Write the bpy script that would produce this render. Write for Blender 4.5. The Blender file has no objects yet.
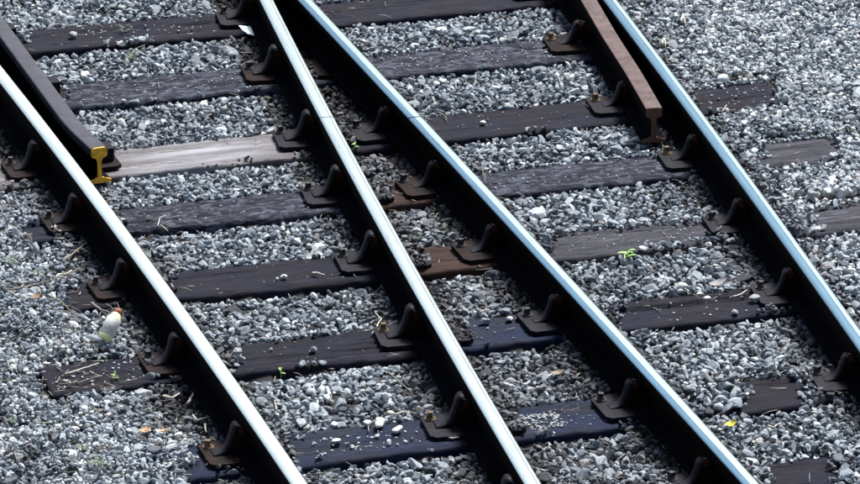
import bpy, bmesh, math, random
import numpy as np
from mathutils import Vector, Matrix, Euler, noise

random.seed(7); rng = np.random.default_rng(7)
SC = bpy.context.scene
COL = SC.collection

# ------------------------------------------------------------------ camera
F_PX, PITCH, CAM_H, Y0 = 5200.0, math.radians(21.5), 7.447 + 0.168, 19.0
cam_d = bpy.data.cameras.new('camera'); cam = bpy.data.objects.new('camera', cam_d); COL.objects.link(cam)
cam.location = (0, -Y0, CAM_H); cam.rotation_euler = (math.radians(90) - PITCH, 0, 0)
cam_d.sensor_width = 36; cam_d.lens = F_PX / 860 * 36; cam_d.clip_start = 1; cam_d.clip_end = 2000
SC.camera = cam

# ------------------------------------------------------------------ world, sun, exposure
SUN_EL, SUN_AZ = math.radians(58), math.radians(28)      # azimuth measured from +Y towards +X
w = bpy.data.worlds.new('World'); SC.world = w; w.use_nodes = True
nt = w.node_tree; nt.nodes.clear()
sky = nt.nodes.new('ShaderNodeTexSky'); sky.sky_type = 'NISHITA'; sky.sun_disc = False
sky.sun_elevation = SUN_EL; sky.sun_rotation = SUN_AZ; sky.air_density = 1.3; sky.dust_density = 4.0; sky.ozone_density = 1.5
bg = nt.nodes.new('ShaderNodeBackground'); bg.inputs[1].default_value = 0.072
wo = nt.nodes.new('ShaderNodeOutputWorld'); nt.links.new(sky.outputs[0], bg.inputs[0]); nt.links.new(bg.outputs[0], wo.inputs[0])
sl = bpy.data.lights.new('sun', 'SUN'); sl.energy = 4.0; sl.angle = math.radians(13); sl.color = (1, 0.99, 0.97)
so = bpy.data.objects.new('sun', sl); COL.objects.link(so)
sd = Vector((math.sin(SUN_AZ) * math.cos(SUN_EL), math.cos(SUN_AZ) * math.cos(SUN_EL), math.sin(SUN_EL)))
so.rotation_euler = sd.to_track_quat('Z', 'Y').to_euler()
SC.view_settings.view_transform = 'Standard'; SC.view_settings.look = 'None'
SC.view_settings.exposure = 0.95; SC.view_settings.gamma = 1
SC.render.engine = 'CYCLES'

# ------------------------------------------------------------------ measuring: a point of the photograph to the place on a level plane
HEAD_Z = 0.168
def at(u, v, z=0.0):
    x = (u - 430) / F_PX; y = -(v - 242) / F_PX
    d = (x, math.cos(PITCH) + y * math.sin(PITCH), -math.sin(PITCH) + y * math.cos(PITCH))
    t = (CAM_H - z) / -d[2]
    return Vector((d[0] * t, d[1] * t - Y0, z))

# ------------------------------------------------------------------ helpers
def tag(o, label=None, cat=None, group=None, kind=None):
    if label: o['label'] = label
    if cat: o['category'] = cat
    if group: o['group'] = group
    if kind: o['kind'] = kind
    return o
def empty(name, loc=(0, 0, 0), rz=0):
    o = bpy.data.objects.new(name, None); COL.objects.link(o); o.location = loc; o.rotation_euler = (0, 0, rz)
    o.empty_display_size = 0.1
    return o
def link(name, me, parent=None, loc=None, rot=None):
    o = bpy.data.objects.new(name, me); COL.objects.link(o); o.parent = parent
    if loc is not None: o.location = loc
    if rot is not None: o.rotation_euler = rot
    return o
def mesh(name, verts, faces, mats, smooth=False, uvs=None, fm=None):
    me = bpy.data.meshes.new(name); me.from_pydata([tuple(v) for v in verts], [], faces)
    for m in (mats if isinstance(mats, (list, tuple)) else [mats]): me.materials.append(m)
    if smooth:
        me.polygons.foreach_set('use_smooth', [True] * len(me.polygons))
    if fm: me.polygons.foreach_set('material_index', fm)
    if uvs is not None:
        uv = me.uv_layers.new(name='UVMap')
        for l in me.loops: uv.data[l.index].uv = uvs[l.vertex_index]
    me.update(); return me
def bm_mesh(name, bm, mats, smooth=False):
    me = bpy.data.meshes.new(name); bmesh.ops.recalc_face_normals(bm, faces=bm.faces); bm.to_mesh(me); bm.free()
    for m in (mats if isinstance(mats, (list, tuple)) else [mats]): me.materials.append(m)
    if smooth: me.polygons.foreach_set('use_smooth', [True] * len(me.polygons))
    return me
def bev(bm, w_, seg=2, ang=0.5):
    es = [e for e in bm.edges if len(e.link_faces) == 2 and e.calc_face_angle(0) > ang]
    bmesh.ops.bevel(bm, geom=es, offset=w_, segments=seg, affect='EDGES', profile=0.6)
def box_bm(x0, x1, y0, y1, z0, z1, bm=None):
    bm = bm or bmesh.new()
    r = bmesh.ops.create_cube(bm, size=1, matrix=Matrix.Translation(((x0 + x1) / 2, (y0 + y1) / 2, (z0 + z1) / 2)) @ Matrix.Diagonal((x1 - x0, y1 - y0, z1 - z0, 1)))
    return bm
def prism_bm(pts, y0, y1, bm=None):          # outline in XZ, extruded along Y
    bm = bm or bmesh.new()
    a = [bm.verts.new((x, y0, z)) for x, z in pts]; b = [bm.verts.new((x, y1, z)) for x, z in pts]
    n = len(pts); bm.faces.new(a); bm.faces.new(b[::-1])
    for i in range(n): bm.faces.new((a[i], b[i], b[(i + 1) % n], a[(i + 1) % n]))
    return bm
def cyl_bm(r1, r2, z0, z1, seg=12, bm=None, M=None):
    bm = bm or bmesh.new()
    T = (M or Matrix.Identity(4)) @ Matrix.Translation((0, 0, (z0 + z1) / 2))
    bmesh.ops.create_cone(bm, cap_ends=True, segments=seg, radius1=r1, radius2=r2, depth=z1 - z0, matrix=T)
    return bm

# ------------------------------------------------------------------ materials
def mat(name):
    m = bpy.data.materials.new(name); m.use_nodes = True; t = m.node_tree
    return m, t, t.nodes['Principled BSDF']
def N(t, kind, **kw):
    n = t.nodes.new(kind)
    for k, v in kw.items():
        if k in n.inputs.keys() if hasattr(n.inputs, 'keys') else False: n.inputs[k].default_value = v
        else: setattr(n, k, v)
    return n
def ramp(t, src, stops):
    r = t.nodes.new('ShaderNodeValToRGB'); e = r.color_ramp.elements
    while len(e) < len(stops): e.new(0.5)
    for i, (p, c) in enumerate(stops):
        e[i].position = p; e[i].color = (c if hasattr(c, '__len__') else (c, c, c)) + (1,) if hasattr(c, '__len__') else (c, c, c, 1)
    t.links.new(src, r.inputs[0]); return r
def mixc(t, f, a, b, mode='MIX'):
    m = t.nodes.new('ShaderNodeMix'); m.data_type = 'RGBA'; m.blend_type = mode
    for k, s in ((0, f), (6, a), (7, b)):
        if isinstance(s, (int, float)): m.inputs[k].default_value = s
        elif isinstance(s, tuple): m.inputs[k].default_value = s + (1,)
        else: t.links.new(s, m.inputs[k])
    return m.outputs[2]
def noise_n(t, scale, detail=5, rough=0.6, vec=None, sc=None, dist=0.0):
    n = t.nodes.new('ShaderNodeTexNoise'); n.inputs['Scale'].default_value = scale
    n.inputs['Detail'].default_value = detail; n.inputs['Roughness'].default_value = rough; n.inputs['Distortion'].default_value = dist
    if vec is None: vec = t.nodes.new('ShaderNodeTexCoord').outputs['Object']
    if sc:
        mp = t.nodes.new('ShaderNodeMapping'); mp.inputs['Scale'].default_value = sc; t.links.new(vec, mp.inputs[0]); vec = mp.outputs[0]
    t.links.new(vec, n.inputs['Vector']); return n.outputs['Fac']
def bump(t, p, h, s, d=0.01):
    b = t.nodes.new('ShaderNodeBump'); b.inputs['Strength'].default_value = s; b.inputs['Distance'].default_value = d
    t.links.new(h, b.inputs['Height']); t.links.new(b.outputs[0], p.inputs['Normal'])
def simple(name, col, rough=0.7, var=0.35, scale=30, bmp=0.3, metal=0.0, col2=None, spec=0.5):
    m, t, p = mat(name)
    f = noise_n(t, scale)
    c2 = col2 or tuple(c * (1 - var) for c in col)
    r = ramp(t, f, [(0.35, c2), (0.65, col)])
    t.links.new(r.outputs[0], p.inputs['Base Color'])
    p.inputs['Roughness'].default_value = rough; p.inputs['Metallic'].default_value = metal
    p.inputs['Specular IOR Level'].default_value = spec
    if bmp: bump(t, p, noise_n(t, scale * 3), bmp, 0.002)
    return m

def stone_mat(name, inst=True):
    m, t, p = mat(name)
    if inst:
        a = t.nodes.new('ShaderNodeAttribute'); a.attribute_type = 'INSTANCER'; a.attribute_name = 'tint'; tint = a.outputs['Fac']
        b = t.nodes.new('ShaderNodeAttribute'); b.attribute_type = 'INSTANCER'; b.attribute_name = 'dirt'; dirt = b.outputs['Fac']
    else:
        o = t.nodes.new('ShaderNodeObjectInfo'); tint = ramp(t, o.outputs['Random'], [(0, 0.45), (1, 0.95)]).outputs[0]; dirt = None
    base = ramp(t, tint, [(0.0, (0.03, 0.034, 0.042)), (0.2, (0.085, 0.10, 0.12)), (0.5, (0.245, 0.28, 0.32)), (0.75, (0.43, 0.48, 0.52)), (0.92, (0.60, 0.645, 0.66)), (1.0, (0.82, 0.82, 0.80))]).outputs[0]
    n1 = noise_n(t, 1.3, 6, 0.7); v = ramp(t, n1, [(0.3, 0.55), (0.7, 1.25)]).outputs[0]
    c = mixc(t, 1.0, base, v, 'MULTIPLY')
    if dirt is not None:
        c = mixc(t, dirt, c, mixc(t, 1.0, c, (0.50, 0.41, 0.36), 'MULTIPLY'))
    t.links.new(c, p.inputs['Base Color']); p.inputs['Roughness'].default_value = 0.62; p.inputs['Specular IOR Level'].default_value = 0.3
    bump(t, p, noise_n(t, 4.0, 6, 0.7), 0.35, 0.12)
    return m
M_STONE = stone_mat('crushed_stone')
M_LOOSE = stone_mat('loose_stone_surface', False)

def wood(name, dark, light, rough=0.55, grey=0.0, seed=0.0, blue=None, spots=0.0, spec=0.16):
    m, t, p = mat(name)
    vec = t.nodes.new('ShaderNodeTexCoord').outputs['Object']
    g1 = noise_n(t, 6, 8, 0.65, vec, (0.9, 14, 14), 0.6); g2 = noise_n(t, 14, 8, 0.7, vec, (1.2, 16, 16), 0.3)
    big = noise_n(t, 2.2 + seed * 0.1, 4, 0.6, vec, (1, 2.5, 1))
    c = ramp(t, g1, [(0.3, dark), (0.7, light)]).outputs[0]
    c = mixc(t, ramp(t, big, [(0.42, 0.0), (0.62, 0.75)]).outputs[0], c, mixc(t, 0.5, c, dark))
    if blue: c = mixc(t, ramp(t, noise_n(t, 3.1, 3, 0.5, vec, (1, 2, 1)), [(0.4, 0.0), (0.6, 0.85)]).outputs[0], c, blue)
    crack = ramp(t, g2, [(0.36, 0.0), (0.46, 1.0)]).outputs[0]
    c = mixc(t, crack, tuple(x * 0.25 for x in dark), c)
    wear = ramp(t, noise_n(t, 9, 6, 0.7, vec, (0.5, 3, 3), 0.5), [(0.55, 0.0), (0.72, 0.6)]).outputs[0]
    c = mixc(t, wear, c, tuple(min(1, x * 2.0) for x in light))
    if spots:
        s = ramp(t, noise_n(t, 34, 5, 0.65, vec, (0.45, 1, 1), 1.2), [(0.49, 0.0), (0.60, 1.0)]).outputs[0]
        c = mixc(t, mixc(t, 1.0, s, (spots, spots, spots), 'MULTIPLY'), c, (0.17, 0.19, 0.24))
    t.links.new(c, p.inputs['Base Color'])
    r = ramp(t, g2, [(0.3, min(1, rough + 0.2)), (0.7, rough - 0.1)]).outputs[0]; t.links.new(r, p.inputs['Roughness'])
    p.inputs['Specular IOR Level'].default_value = spec
    h = mixc(t, 0.5, g1, g2); bump(t, p, h, 0.9, 0.010)
    return m
def steel_top(name, bands, tint=(0.80, 0.86, 0.88), rough=0.3):
    # worn running surface: u runs across the head, v along it in metres
    m, t, p = mat(name)
    uvn = t.nodes.new('ShaderNodeTexCoord').outputs['UV']
    sep = t.nodes.new('ShaderNodeSeparateXYZ'); t.links.new(uvn, sep.inputs[0])
    wob = noise_n(t, 1.0, 8, 0.72, uvn, (2, 3.0, 1))
    ad = t.nodes.new('ShaderNodeMath'); ad.operation = 'MULTIPLY_ADD'; ad.inputs[1].default_value = 0.12; ad.inputs[2].default_value = -0.06
    t.links.new(wob, ad.inputs[0]); ad2 = t.nodes.new('ShaderNodeMath'); t.links.new(sep.outputs[0], ad2.inputs[0]); t.links.new(ad.outputs[0], ad2.inputs[1])
    prof = ramp(t, ad2.outputs[0], bands).outputs[0]
    streak = ramp(t, noise_n(t, 1.0, 7, 0.7, uvn, (34, 1.1, 1)), [(0.3, 0.72), (0.62, 1.0)]).outputs[0]
    c = mixc(t, 1.0, mixc(t, 1.0, prof, tint, 'MULTIPLY'), streak, 'MULTIPLY')
    blot = ramp(t, noise_n(t, 1.0, 5, 0.7, uvn, (5, 5, 1)), [(0.58, 0.0), (0.74, 0.5)]).outputs[0]
    c = mixc(t, blot, c, (0.16, 0.13, 0.12))
    t.links.new(c, p.inputs['Base Color']); p.inputs['Metallic'].default_value = 1.0
    rr = ramp(t, noise_n(t, 1.0, 6, 0.7, uvn, (30, 2.5, 1)), [(0.3, rough - 0.06), (0.7, rough + 0.12)]).outputs[0]
    t.links.new(rr, p.inputs['Roughness'])
    bump(t, p, noise_n(t, 1.0, 5, 0.7, uvn, (50, 6, 1)), 0.08, 0.0006)
    return m
M_TOP_A = steel_top('polished_steel_white', [(0.0, 0.25), (0.08, 0.9), (0.5, 1.0), (0.9, 1.0), (1.0, 0.4)], (0.76, 0.87, 0.85), 0.30)
M_TOP_B = steel_top('polished_steel_lined', [(0.0, 0.3), (0.07, 0.95), (0.66, 1.0), (0.705, 0.42), (0.735, 0.45), (0.79, 0.95), (0.93, 0.8), (1.0, 0.35)], (0.72, 0.84, 0.84), 0.28)
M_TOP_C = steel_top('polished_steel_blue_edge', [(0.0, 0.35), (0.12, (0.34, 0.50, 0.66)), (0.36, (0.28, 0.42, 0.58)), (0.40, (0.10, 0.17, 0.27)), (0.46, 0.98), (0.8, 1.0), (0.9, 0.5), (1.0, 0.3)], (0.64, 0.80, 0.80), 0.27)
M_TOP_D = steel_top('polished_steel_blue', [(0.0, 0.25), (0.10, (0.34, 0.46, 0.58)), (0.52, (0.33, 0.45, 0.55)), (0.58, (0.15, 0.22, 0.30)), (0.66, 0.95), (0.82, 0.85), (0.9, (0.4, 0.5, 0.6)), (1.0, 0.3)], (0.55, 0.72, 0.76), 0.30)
M_RUST = simple('dark_rail_rust', (0.006, 0.004, 0.004), 0.9, 0.4, 22, 0.5, col2=(0.002, 0.002, 0.003), spec=0.05)
M_RUST_FOOT = simple('sooty_rail_foot', (0.004, 0.0038, 0.006), 0.9, 0.4, 18, 0.4, col2=(0.0015, 0.0015, 0.003), spec=0.02)
M_CHECK_L = simple('slate_check_rail', (0.040, 0.042, 0.060), 0.6, 0.4, 12, 0.4, col2=(0.022, 0.022, 0.032), spec=0.3)
M_CHECK_R = simple('brown_check_rail', (0.125, 0.090, 0.086), 0.75, 0.3, 20, 0.6, col2=(0.070, 0.048, 0.046), spec=0.2)
M_CHECK_END = simple('rusty_cut_end', (0.13, 0.055, 0.035), 0.8, 0.4, 40, 0.4)
M_YELLOW = simple('yellow_paint', (0.95, 0.58, 0.02), 0.5, 0.2, 60, 0.5, col2=(0.70, 0.28, 0.01))
_t = M_YELLOW.node_tree; _p = _t.nodes['Principled BSDF']; _src = _p.inputs['Base Color'].links[0].from_socket
_t.links.new(mixc(_t, ramp(_t, noise_n(_t, 95, 5, 0.7), [(0.60, 0.0), (0.66, 1.0)]).outputs[0], _src, (0.10, 0.045, 0.02)), _p.inputs['Base Color'])
M_PLATE = simple('chair_plate_iron', (0.014, 0.0135, 0.020), 0.65, 0.5, 26, 0.5, col2=(0.004, 0.004, 0.007), spec=0.12)
M_PLATE_R = simple('rusty_chair_plate', (0.022, 0.012, 0.011), 0.75, 0.5, 26, 0.5, col2=(0.005, 0.004, 0.005), spec=0.1)
M_BRACE = simple('brace_iron', (0.015, 0.0145, 0.021), 0.6, 0.4, 30, 0.5, col2=(0.004, 0.004, 0.007), spec=0.16)
M_BRACE_IN = simple('brace_core_rust', (0.014, 0.006, 0.005), 0.9, 0.4, 30, 0.3, spec=0.1)
M_BOLT = simple('orange_rust_bolt', (0.075, 0.014, 0.008), 0.9, 0.6, 90, 0.3, spec=0.1, col2=(0.02, 0.008, 0.006))
M_SCREW = simple('tan_coach_screw', (0.17, 0.115, 0.06), 0.7, 0.5, 60, 0.3, spec=0.25)
W_DARK = wood('creosoted_oak', (0.003, 0.003, 0.006), (0.022, 0.018, 0.027), 0.6, blue=(0.007, 0.010, 0.022), spec=0.10)
W_RUST = wood('rust_stained_oak', (0.010, 0.005, 0.005), (0.060, 0.026, 0.020), 0.65)
W_DARKBLUE = wood('oily_blue_black_oak', (0.004, 0.006, 0.014), (0.014, 0.018, 0.036), 0.5, blue=(0.003, 0.011, 0.042), spec=0.12)
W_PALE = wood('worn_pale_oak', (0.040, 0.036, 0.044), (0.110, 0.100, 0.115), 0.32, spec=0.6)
W_MOTTLE = wood('pitted_slate_oak', (0.003, 0.004, 0.009), (0.026, 0.027, 0.042), 0.6, spots=0.38, spec=0.10)
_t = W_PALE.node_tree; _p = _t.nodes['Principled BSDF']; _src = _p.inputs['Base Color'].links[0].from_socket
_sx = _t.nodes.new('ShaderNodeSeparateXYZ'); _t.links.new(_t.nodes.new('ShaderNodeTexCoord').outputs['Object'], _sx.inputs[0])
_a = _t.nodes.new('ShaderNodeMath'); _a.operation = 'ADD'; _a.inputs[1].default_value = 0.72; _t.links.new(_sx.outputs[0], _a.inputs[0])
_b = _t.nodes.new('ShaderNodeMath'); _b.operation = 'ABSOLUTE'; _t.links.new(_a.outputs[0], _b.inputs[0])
_w = ramp(_t, _b.outputs[0], [(0.04, 1.0), (0.50, 0.0)]).outputs[0]          # worn stretch with the sky glint painted pale, tan towards the ends
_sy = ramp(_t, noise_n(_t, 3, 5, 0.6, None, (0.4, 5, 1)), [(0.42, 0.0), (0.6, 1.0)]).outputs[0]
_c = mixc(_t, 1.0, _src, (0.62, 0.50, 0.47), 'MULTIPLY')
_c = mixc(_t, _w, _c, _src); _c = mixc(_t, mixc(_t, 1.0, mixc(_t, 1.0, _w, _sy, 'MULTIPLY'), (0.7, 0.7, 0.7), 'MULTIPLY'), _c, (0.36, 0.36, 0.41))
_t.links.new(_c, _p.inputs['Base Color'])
W_GREY = wood('weathered_grey_oak', (0.016, 0.016, 0.020), (0.085, 0.085, 0.105), 0.7, spec=0.12)
M_SOIL = simple('sooty_fines', (0.030, 0.028, 0.030), 0.95, 0.5, 60, 0.6)

# ------------------------------------------------------------------ rails: measured centre lines of the four running rails
PX = {
 'A': [(0, 73), (29, 110), (39, 124), (121, 230), (209, 354), (300, 484)],
 'B': [(267, 0), (322, 110), (388, 230), (458, 354), (533, 484)],
 'C': [(306, 0), (407, 110), (520, 230), (635, 354), (751, 484)],
 'D': [(611, 0), (692, 110), (783, 230), (860, 341)],
}
FIT = {}
for k, pts in PX.items():
    q = np.array([at(u, v, HEAD_Z)[:2] for u, v in pts]); c = np.polyfit(q[:, 1], q[:, 0], 2)
    lo, hi = q[:, 1].min(), q[:, 1].max(); FIT[k] = (c, lo, hi)
def rx(k, y):
    c, lo, hi = FIT[k]; yy = min(max(y, lo - 0.2), hi + 0.2)
    return float(np.polyval(c, yy) + np.polyval(np.polyder(c), yy) * (y - yy))
def rslope(k, y): return (rx(k, y + 0.05) - rx(k, y - 0.05)) / 0.1

FOOT_Z = 0.016
def head_profile():      # (x, z, u) clockwise from left lower edge over the top to the right lower edge
    P = [(-0.0315, HEAD_Z - 0.038), (-0.0335, HEAD_Z - 0.033), (-0.0335, HEAD_Z - 0.013), (-0.0325, HEAD_Z - 0.0075), (-0.029, HEAD_Z - 0.0035), (-0.024, HEAD_Z - 0.0015), (-0.012, HEAD_Z - 0.0003), (0, HEAD_Z)]
    return P + [(-x, z) for x, z in P[-2::-1]]
def sweep(name, path, prof, mats, closed=True, caps=True, uvw=None, fm=None, smooth=True, L0=0.0):
    vs, fs, uvs, mi = [], [], [], []
    L = L0; n = len(prof)
    for i, p in enumerate(path):
        L = L0 + p[1] - path[0][1]
        a = path[max(i - 1, 0)]; b = path[min(i + 1, len(path) - 1)]
        d = Vector((b[0] - a[0], b[1] - a[1])).normalized(); nx, ny = d.y, -d.x      # right-hand side of the rail
        for (x, z) in prof:
            vs.append((p[0] + nx * x, p[1] + ny * x, z)); uvs.append(((x + 0.0335) / 0.067, L))
    for i in range(len(path) - 1):
        for j in range(n if closed else n - 1):
            j2 = (j + 1) % n
            fs.append((i * n + j, i * n + j2, (i + 1) * n + j2, (i + 1) * n + j)); mi.append(fm[j] if fm else 0)
    if caps:
        q0 = len(vs); e0 = (len(path) - 1) * n
        vs += vs[:n] + vs[e0:e0 + n]; uvs += uvs[:n] + uvs[e0:e0 + n]      # end faces keep their own sharp edge
        fs.append(tuple(q0 + j for j in range(n))[::-1]); mi.append(fm[-1] if fm else 0)
        fs.append(tuple(q0 + n + j for j in range(n))); mi.append(fm[-1] if fm else 0)
    me = mesh(name, vs, fs, mats, False, uvs, mi)
    if smooth:
        sm = [len(p.vertices) == 4 for p in me.polygons]; me.polygons.foreach_set('use_smooth', sm)
    return me
def check_profile():
    P = [(-0.034, HEAD_Z - 0.036), (-0.036, HEAD_Z - 0.030), (-0.036, HEAD_Z - 0.006), (-0.0345, HEAD_Z - 0.0022), (-0.030, HEAD_Z - 0.0004), (-0.015, HEAD_Z), (0, HEAD_Z + 0.0002), (0, HEAD_Z + 0.0002)][:7]
    return P + [(-x, z) for x, z in P[-2::-1]]
def make_rail(pts, top_mat, label, group, zoff=0.0, name='rail', cat='rail', side=M_RUST, foot_mat=M_RUST_FOOT, foot_w=0.0625, web_m=None):
    o0 = Vector((pts[0][0], pts[0][1], 0)); P = [(x - o0.x, y - o0.y) for x, y in pts]
    r = empty(name, o0); tag(r, label, cat, group)
    chk = name == 'check_rail'; hp = check_profile() if chk else head_profile(); n = len(hp)
    top = [j for j in range(n - 1) if abs(hp[j + 1][1] - hp[j][1]) < 0.7 * abs(hp[j + 1][0] - hp[j][0])]; fm = [0 if j in top else 1 for j in range(n)]
    h = link('rail_head', sweep('rail_head', P, hp, [top_mat, side], fm=fm + [1], smooth=not chk, L0=pts[0][1]), r)
    wb = [(-0.007, 0.0455), (-0.0065, 0.075), (-0.007, 0.105), (-0.013, 0.1235), (-0.030, 0.1299), (0.030, 0.1299), (0.013, 0.1235), (0.007, 0.105), (0.0065, 0.075), (0.007, 0.0455)]
    link('rail_web', sweep('rail_web', P, wb, web_m or M_RUST), r)
    ft = [(-foot_w, FOOT_Z), (-foot_w, FOOT_Z + 0.010), (-0.030, 0.0335), (-0.012, 0.040), (-0.0075, 0.0454), (0.0075, 0.0454), (0.012, 0.040), (0.030, 0.0335), (foot_w, FOOT_Z + 0.010), (foot_w, FOOT_Z)]
    link('rail_foot', sweep('rail_foot', P, ft, foot_mat, smooth=False), r)
    return r
def path(k, y0, y1, step=0.12):
    ys = list(np.linspace(y0, y1, max(2, int((y1 - y0) / step)))); return [(rx(k, y), y) for y in ys]
YLO, YHI = -5.5, 4.1
jB = at(326, 117, HEAD_Z).y; jC = at(413, 117, HEAD_Z).y
G_R = 'polished running rails'
make_rail(path('A', YLO, 9.0), M_TOP_A, 'leftmost long rail with a bright white polished head', G_R)
make_rail(path('B', YLO, jB - 0.003), M_TOP_B, 'second rail from the left below its joint, white head with a thin dark line', G_R)
make_rail(path('B', jB + 0.003, YHI), M_TOP_B, 'second rail from the left above its joint, running up to the top edge', G_R)
make_rail(path('C', YLO, jC - 0.0045), M_TOP_C, 'third rail from the left below its joint, with a blue band along its head', G_R)
make_rail(path('C', jC + 0.0045, YHI), M_TOP_C, 'third rail from the left above its joint, pale blue head', G_R)
make_rail(path('D', YLO, 9.0), M_TOP_D, 'rightmost long rail with a blue tinted polished head', G_R)

# check rails with flared ends
def cpath(px): 
    q = [at(u, v, HEAD_Z) for u, v in px]; ys = [p.y for p in q]; xs = [p.x for p in q]
    o = np.argsort(ys); return np.array(ys)[o], np.array(xs)[o]
def check_path(px, k, far):
    ys, xs = cpath(px); ytop = ys[-1]; off = xs[-1] - rx(k, ytop)
    Y = list(np.linspace(ys[0], ytop, 26)); P = [(float(np.interp(y, ys, xs)), y) for y in Y]
    # soften the bends
    for _ in range(3): P = [P[0]] + [((P[i - 1][0] + 2 * P[i][0] + P[i + 1][0]) / 4, P[i][1]) for i in range(1, len(P) - 1)] + [P[-1]]
    return P + [(rx(k, y) + off, y) for y in np.linspace(ytop + 0.15, far, 12)]
PL = check_path([(99, 148), (73, 124), (0, 25)], 'A', 6.0)
PR = check_path([(654, 108), (634, 73), (610, 36), (589, 0)], 'D', 6.0)
cl = make_rail(PL, M_CHECK_L, 'slate grey check rail with a yellow painted end, beside the leftmost rail', 'check rails', name='check_rail', cat='check rail', side=M_CHECK_L, foot_w=0.05)
cr = make_rail(PR, M_CHECK_R, 'brown rusty check rail ending beside the rightmost rail', 'check rails', name='check_rail', cat='check rail', side=M_RUST, foot_w=0.05, web_m=M_RUST)
for root, P, m, nm in ((cl, PL, M_YELLOW, 'painted_end'), (cr, PR, M_CHECK_END, 'cut_end')):
    full = [(-0.050, FOOT_Z - 0.001), (-0.050, FOOT_Z + 0.011), (-0.028, 0.034), (-0.010, 0.041), (-0.0085, 0.05), (-0.0085, 0.105), (-0.014, 0.122), (-0.0325, 0.130), (-0.0345, 0.135), (-0.0345, HEAD_Z - 0.008), (-0.029, HEAD_Z - 0.0025), (-0.02, HEAD_Z + 0.001)]
    full = full + [(-x, z) for x, z in full[::-1]]
    d = Vector((P[1][0] - P[0][0], P[1][1] - P[0][1])).normalized(); L = 0.006 if nm == 'painted_end' else 0.003
    pp = [(-d.x * 0.003, -d.y * 0.003), (d.x * L, d.y * L)]
    link(nm, sweep(nm, pp, full, m, smooth=False), root)

# ------------------------------------------------------------------ sleepers
SL = [  # measured centre points, left and right ends, wood per stretch, exposed stretches (x in the photograph)
 dict(px=[(122, -38), (430, -68)], ends=(-40, 600), wood='d', show=[(-60, 700)]),
 dict(px=[(122, 31), (215, 24), (415, 4)], ends=(-30, 620), wood='d', show=[(24, 560)], lab='uppermost dark sleeper in view, crossing the top left corner', who='the uppermost sleeper'),
 dict(px=[(70, 93), (265, 79), (470, 55)], ends=(-40, 640), wood='m', show=[(-40, -5), (66, 600)], lab='slate mottled sleeper just above the pale worn one', who='the sleeper just above the pale one'),
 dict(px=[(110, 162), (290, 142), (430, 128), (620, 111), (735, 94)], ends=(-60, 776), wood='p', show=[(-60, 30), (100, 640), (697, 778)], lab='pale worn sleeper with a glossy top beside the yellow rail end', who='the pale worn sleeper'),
 dict(px=[(115, 220), (330, 198), (485, 180), (680, 164)], ends=(20, 835), wood='m2', show=[(28, 62), (112, 430), (480, 690), (762, 836)], lab='pitted dark sleeper just below the pale worn one', who='the sleeper just below the pale one'),
 dict(px=[(175, 282), (365, 267), (462, 257), (555, 242), (705, 229)], ends=(60, 980), wood='g', show=[(70, 108), (172, 508), (552, 712), (812, 880)], lab='sleeper carrying one small white stone, weathered grey at its right part', who='the sleeper carrying one small white stone'),
 dict(px=[(97, 369), (235, 362), (400, 341), (500, 330), (620, 312), (770, 298)], ends=(44, 980), wood='b', show=[(40, 152), (232, 562), (620, 772)], lab='dark sleeper whose left end lies just below the plastic bottle', who='the sleeper below the plastic bottle'),
 dict(px=[(300, 447), (440, 431), (567, 414), (800, 388)], ends=(150, 1000), wood='b2', show=[(192, 232), (298, 625), (744, 800)], lab='oily blue black sleeper strewn with white chips', who='the sleeper strewn with white chips'),
 dict(px=[(200, 548), (370, 531), (800, 474)], ends=(120, 1000), wood='d2', show=[(100, 560), (772, 835)], lab='lowest sleeper, showing at the bottom right corner', who='the lowest sleeper'),
 dict(px=[(200, 640), (800, 566)], ends=(120, 1000), wood='d', show=[(100, 1000)]),
]
HW_ALL = [0.14, 0.15, 0.148, 0.152, 0.136, 0.142, 0.142, 0.145, 0.14, 0.14]
HW = 0.14
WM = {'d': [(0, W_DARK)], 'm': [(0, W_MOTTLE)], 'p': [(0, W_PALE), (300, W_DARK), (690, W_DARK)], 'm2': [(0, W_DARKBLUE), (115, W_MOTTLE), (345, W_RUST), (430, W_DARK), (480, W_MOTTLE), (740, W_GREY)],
      'g': [(0, W_DARK), (400, W_RUST), (520, W_DARK), (545, W_GREY)], 'b': [(0, W_DARK), (430, W_DARKBLUE), (600, W_DARK)], 'b2': [(0, W_DARKBLUE), (700, W_DARK)], 'd2': [(0, W_DARK)]}
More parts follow.
